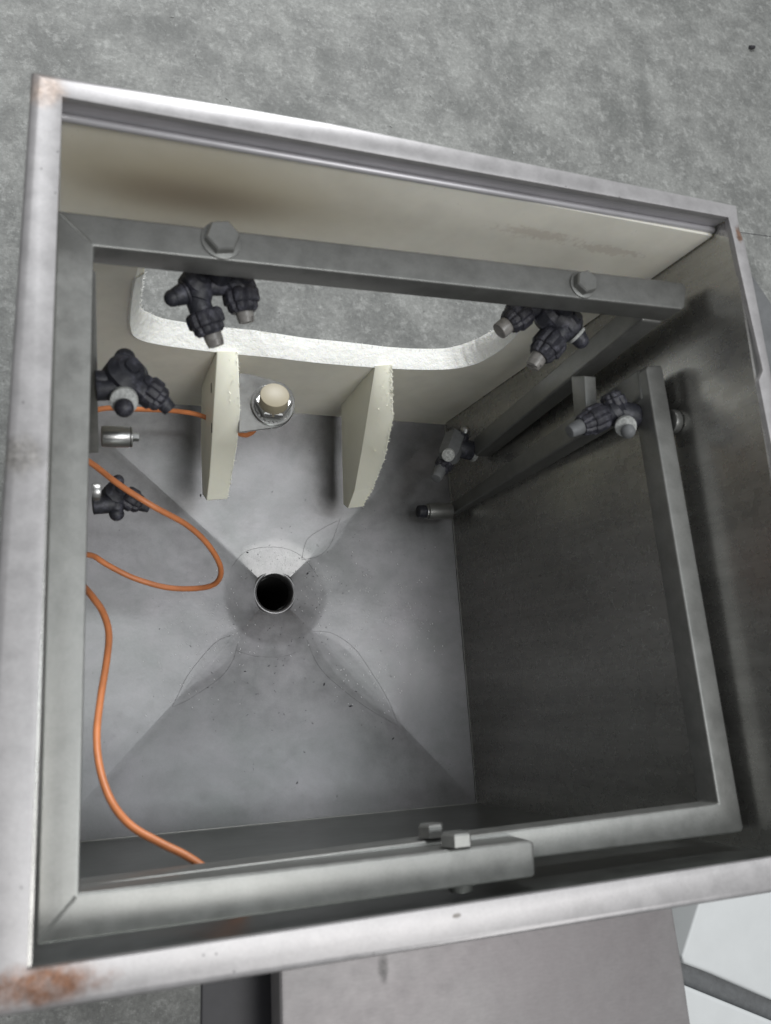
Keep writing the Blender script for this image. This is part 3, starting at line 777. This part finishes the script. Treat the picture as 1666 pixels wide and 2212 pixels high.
cluster('black spray nozzle bolted to the right bar, its tip pointing at the bracket', (1330, 895, z), [
    ('washer', 'cyl', (1401, 905, z + .002), (1394, 904, z + .002), 32, 'scale'),
    ('body', 'cyl', (1395, 904, z), (1330, 890, z), 27, 'blackp', 27),
    ('>scaled_washer', 'cyl', (1352, 918, z + .008), (1352, 923, z + .011), 23, 'scale'),
    ('acorn_bolt', 'ball', (1357, 932, z + .013), 16, 'grey'),
    ('elbow', 'ball', (1328, 890, z), 28, 'blackp'),
    ('upper_socket', 'nut', (1332, 885, z), (1316, 850, z), 29, 'blackp2'),
    ('pipe', 'cyl', (1325, 894, z), (1295, 902, z), 22, 'blackp'),
    ('nut', 'nut', (1306, 896, z), (1255, 920, z - .002), 32, 'blackp2'),
    ('nozzle_tip', 'cyl', (1260, 918, z - .002), (1230, 933, z - .003), 18, 'grey', 14)])

# ------------------------------------------------------------------ sensor on its plate
zsn = -.262
sen = thing('proximity_sensor', 'round beige-capped sensor clamped by a hex nut on a steel tab beside the left fin', 'sensor', P(588, 872, zsn))
import itertools
arc = [(587 + 51 * math.cos(math.radians(t)), 873 + 52 * math.sin(math.radians(t))) for t in range(-68, 86, 11)]
out = [(516, 805), (537, 807)] + arc + [(516, 934)]
obj('mounting_tab', prism([P(u, v, zsn) for u, v in out], (0, 0, -.0025), .0005, 1), M['bright'], sen)
bs = P(586, 882, zsn)
axis = (P(594, 852, zsn + .0165) - P(590, 875, zsn + .003)).normalized()
b0 = P(588, 876, zsn + .0002)
bm = bmesh.new(); lathe(bm, b0, b0 + Vector((0, 0, 1)), [(0, .0170), (.0012, .0174), (.0018, .0168)], 40); obj('washer', bm, M['bright'], sen)
bm = bmesh.new(); lathe(bm, b0 + Vector((0, 0, .0018)), b0 + Vector((0, 0, 1)), [(0, .0150), (.0014, .0152)], 60, flute=26, fd=.10); obj('lock_washer', bm, M['tube'], sen)
bm = bmesh.new(); hexp(bm, b0 + Vector((0, 0, .0034)), b0 + Vector((0, 0, .0034)) + axis * .0045, .0150, .95, (1, 0, 0)); obj('nut', bm, M['bright'], sen, smooth=20)
ra = sc(b0)
bm = bmesh.new(); c0 = P(590, 876, zsn + .004); c1 = P(594, 853, zsn + .0175); cyl(bm, c0, c1, 31.5 * ra, 31.0 * ra, bev=.06, seg=48); obj('cap', bm, M['cap'], sen)
bm = bmesh.new(); cyl(bm, b0 + Vector((0, 0, -.03)), b0, .0085); obj('barrel', bm, M['bright'], sen)
for (u, v) in ((497, 856), (497, 908)): pass
# small dark slots on the left fin
for (u, v) in ((456, 838), (457, 924)):
    p = PX(u, v, xl1 - .0003)
    obj('slot', prism([p + Vector((0, -.004, -.0009)), p + Vector((0, .004, -.0009)), p + Vector((0, .004, .0009)), p + Vector((0, -.004, .0009))], (.0004, 0, 0)), M['hole'], f1, smooth=0)

# ------------------------------------------------------------------ orange cable
cp = [(520, 915, -.300), (550, 925, -.290), (530, 940, -.300), (490, 925, -.315), (435, 898, -.320), (380, 888, -.310), (300, 884, -.290), (215, 884, -.260), (165, 920, -.230),
      (170, 975, -.210), (213, 1012, -.205), (262, 1050, -.195), (330, 1093, -.195), (405, 1135, -.21), (452, 1180, -.225), (477, 1228, -.245), (466, 1260, -.26), (425, 1271, -.27), (360, 1269, -.275),
      (290, 1249, -.275), (235, 1222, -.27), (198, 1200, -.26), (165, 1205, -.23), (165, 1245, -.19), (198, 1287, -.165), (222, 1322, -.16), (235, 1368, -.155), (230, 1430, -.150), (217, 1510, -.143),
      (209, 1590, -.135), (217, 1665, -.125), (243, 1735, -.115), (285, 1785, -.11), (345, 1820, -.105), (405, 1850, -.10), (455, 1885, -.095), (500, 1925, -.09), (540, 1960, -.088)]
oc = tube(crv([P(*q) for q in cp], 10), .00205, 14)
o = obj('orange_cable', oc, M['orange'], smooth=60); o['label'] = 'thin orange cable looping over the cabinet floor and out at the front left'; o['category'] = 'cable'

# ------------------------------------------------------------------ outside things
ch = thing('steel_chute', 'pinkish brushed steel box standing below the front rim', 'steel box', P(1000, 2150, -.09))
zc = -.10
pts = [P(603, 2040, zc), P(1440, 1880, zc), P(1452, 1945, zc), P(1478, 2100, zc), P(1500, 2250, zc), P(1540, 2560, zc), P(612, 2560, zc)]
obj('housing', prism(pts, (0, 0, -.022), .003, 3), M['chute'], ch)
obj('support', prism([P(437, 2080, -.14), P(1380, 1960, -.14), P(1380, 2560, -.14), P(430, 2560, -.14)], (0, 0, -.005), .001), M['dark'], ch, 'dark support under the chute')
zw = -.32
w1 = prism([P(1530, 1890, zw), P(1900, 1840, zw), P(1900, 2256, zw), P(1666, 2160, zw), P(1535, 2103, zw), P(1478, 2082, zw), P(1474, 2068, zw)], (0, 0, -.08), .004, 4)
o = obj('white_board', w1, M['white'], None); o['label'] = 'white smooth board at the lower right, the upper one above the grey strip'; o['category'] = 'board'; o['group'] = 'white boards'
w2_ = prism([P(1470, 2126, zw), P(1482, 2130, zw), P(1666, 2205, zw), P(1900, 2305, zw), P(1900, 2600, zw), P(1440, 2600, zw)], (0, 0, -.08), .004, 4)
o = obj('white_board', w2_, M['white'], None); o['label'] = 'white smooth board in the bottom right corner below the grey strip'; o['category'] = 'board'; o['group'] = 'white boards'
gs = prism([P(1430, 2060, zw - .02), P(1900, 2230, zw - .02), P(1900, 2330, zw - .02), P(1430, 2150, zw - .02)], (0, 0, -.05), 0)
o = obj('grey_strip', gs, M['grey'], None); o['label'] = 'grey strip running between the two white boards'; o['category'] = 'strip'
ds = prism([P(1425, 1900, -.55), P(1560, 1880, -.55), P(1560, 2045, -.55), P(1466, 2008, -.55), P(1425, 1990, -.55)], (0, 0, -.19), 0)
o = obj('dark_plinth', ds, M['grey'], None); o['label'] = 'dark grey block seen in the gap between steel box and white board'; o['category'] = 'block'
rs_ = prism([P(1610, 572, -.5), P(1633, 606, -.5), P(1670, 661, -.5), P(1800, 850, -.5), P(1800, 1500, -.5), P(1610, 1400, -.5)], (0, 0, -.245), .001)
o = obj('grey_sheet', rs_, M['sheet'], None); o['label'] = 'grey metal sheet just outside the right rim'; o['category'] = 'metal sheet'
bm = bmesh.new(); q = P(1625, 102, ZF + .004); cyl(bm, q + Vector((-.006, -.001, 0)), q + Vector((.006, .002, 0)), .0036)
o = obj('plug', bm, M['dark'], None); o['label'] = 'tiny dark plug lying on the concrete at the upper right'; o['category'] = 'plug'

bm = bmesh.new()
for _ in range(260):
    u = rnd.uniform(0, 1666); v = rnd.uniform(0, 560) if rnd.random() < .85 else rnd.uniform(560, 900)
    q = P(u, v, ZF + .0004)
    flake(q, rnd.uniform(0, 6.3), rnd.uniform(.0004, .0016), rnd.uniform(.0003, .0009))
for u, v in ((490, 212), (497, 218), (845, 272), (930, 205), (372, 35), (1110, 330)):
    flake(P(u, v, ZF + .001), rnd.uniform(0, 6.3), .0035, .0012)
gg = obj('grit', bm, M['scale'], None, smooth=0); gg['kind'] = 'stuff'; gg['label'] = 'pale grit and chips scattered over the worn concrete floor'; gg['category'] = 'grit'
pts = [P(u, v, ZF - .0004) + Vector((0, .0006 * noise.noise(Vector((k * .9, 0, 0))), 0)) for k, (u, v) in enumerate([(1560 + i * 6, 497 + i * .8) for i in range(50)])]
ck = obj('floor_crack', tube(pts, .0009, 6), M['dark']); ck['kind'] = 'structure'
# ------------------------------------------------------------------ light
w = bpy.data.worlds.new('World'); S.world = w; w.use_nodes = True
bg = w.node_tree.nodes['Background']; bg.inputs['Color'].default_value = (.97, .985, 1.0, 1); bg.inputs['Strength'].default_value = .28
def area(name, loc, target, size, size_y, power, color):
    l = bpy.data.lights.new(name, 'AREA'); l.shape = 'RECTANGLE'; l.size = size; l.size_y = size_y; l.energy = power; l.color = color
    o = bpy.data.objects.new(name, l); COL.objects.link(o); o.location = loc
    d = Vector(target) - Vector(loc); o.rotation_euler = d.to_track_quat('-Z', 'Y').to_euler(); return o
area('daylight_door_light', (.3, 2.1, 1.12), (.2, -.15, 0), .7, .28, 45, (.97, .99, 1))
area('overhead_fill_light', (.75, -1.1, 2.7), (.2, -.15, -.3), 1.0, .8, 27, (1, .99, .97))  # unseen soft lamp added overhead as general fill
area('ceiling_strip_light', (.92, -.2, 2.6), (.3, -.2, -.4), .35, 1.6, 12, (.93, .98, 1))

S.view_settings.view_transform = 'Standard'; S.view_settings.look = 'None'; S.view_settings.gamma = 1; S.view_settings.exposure = .38
S.render.engine = 'CYCLES'
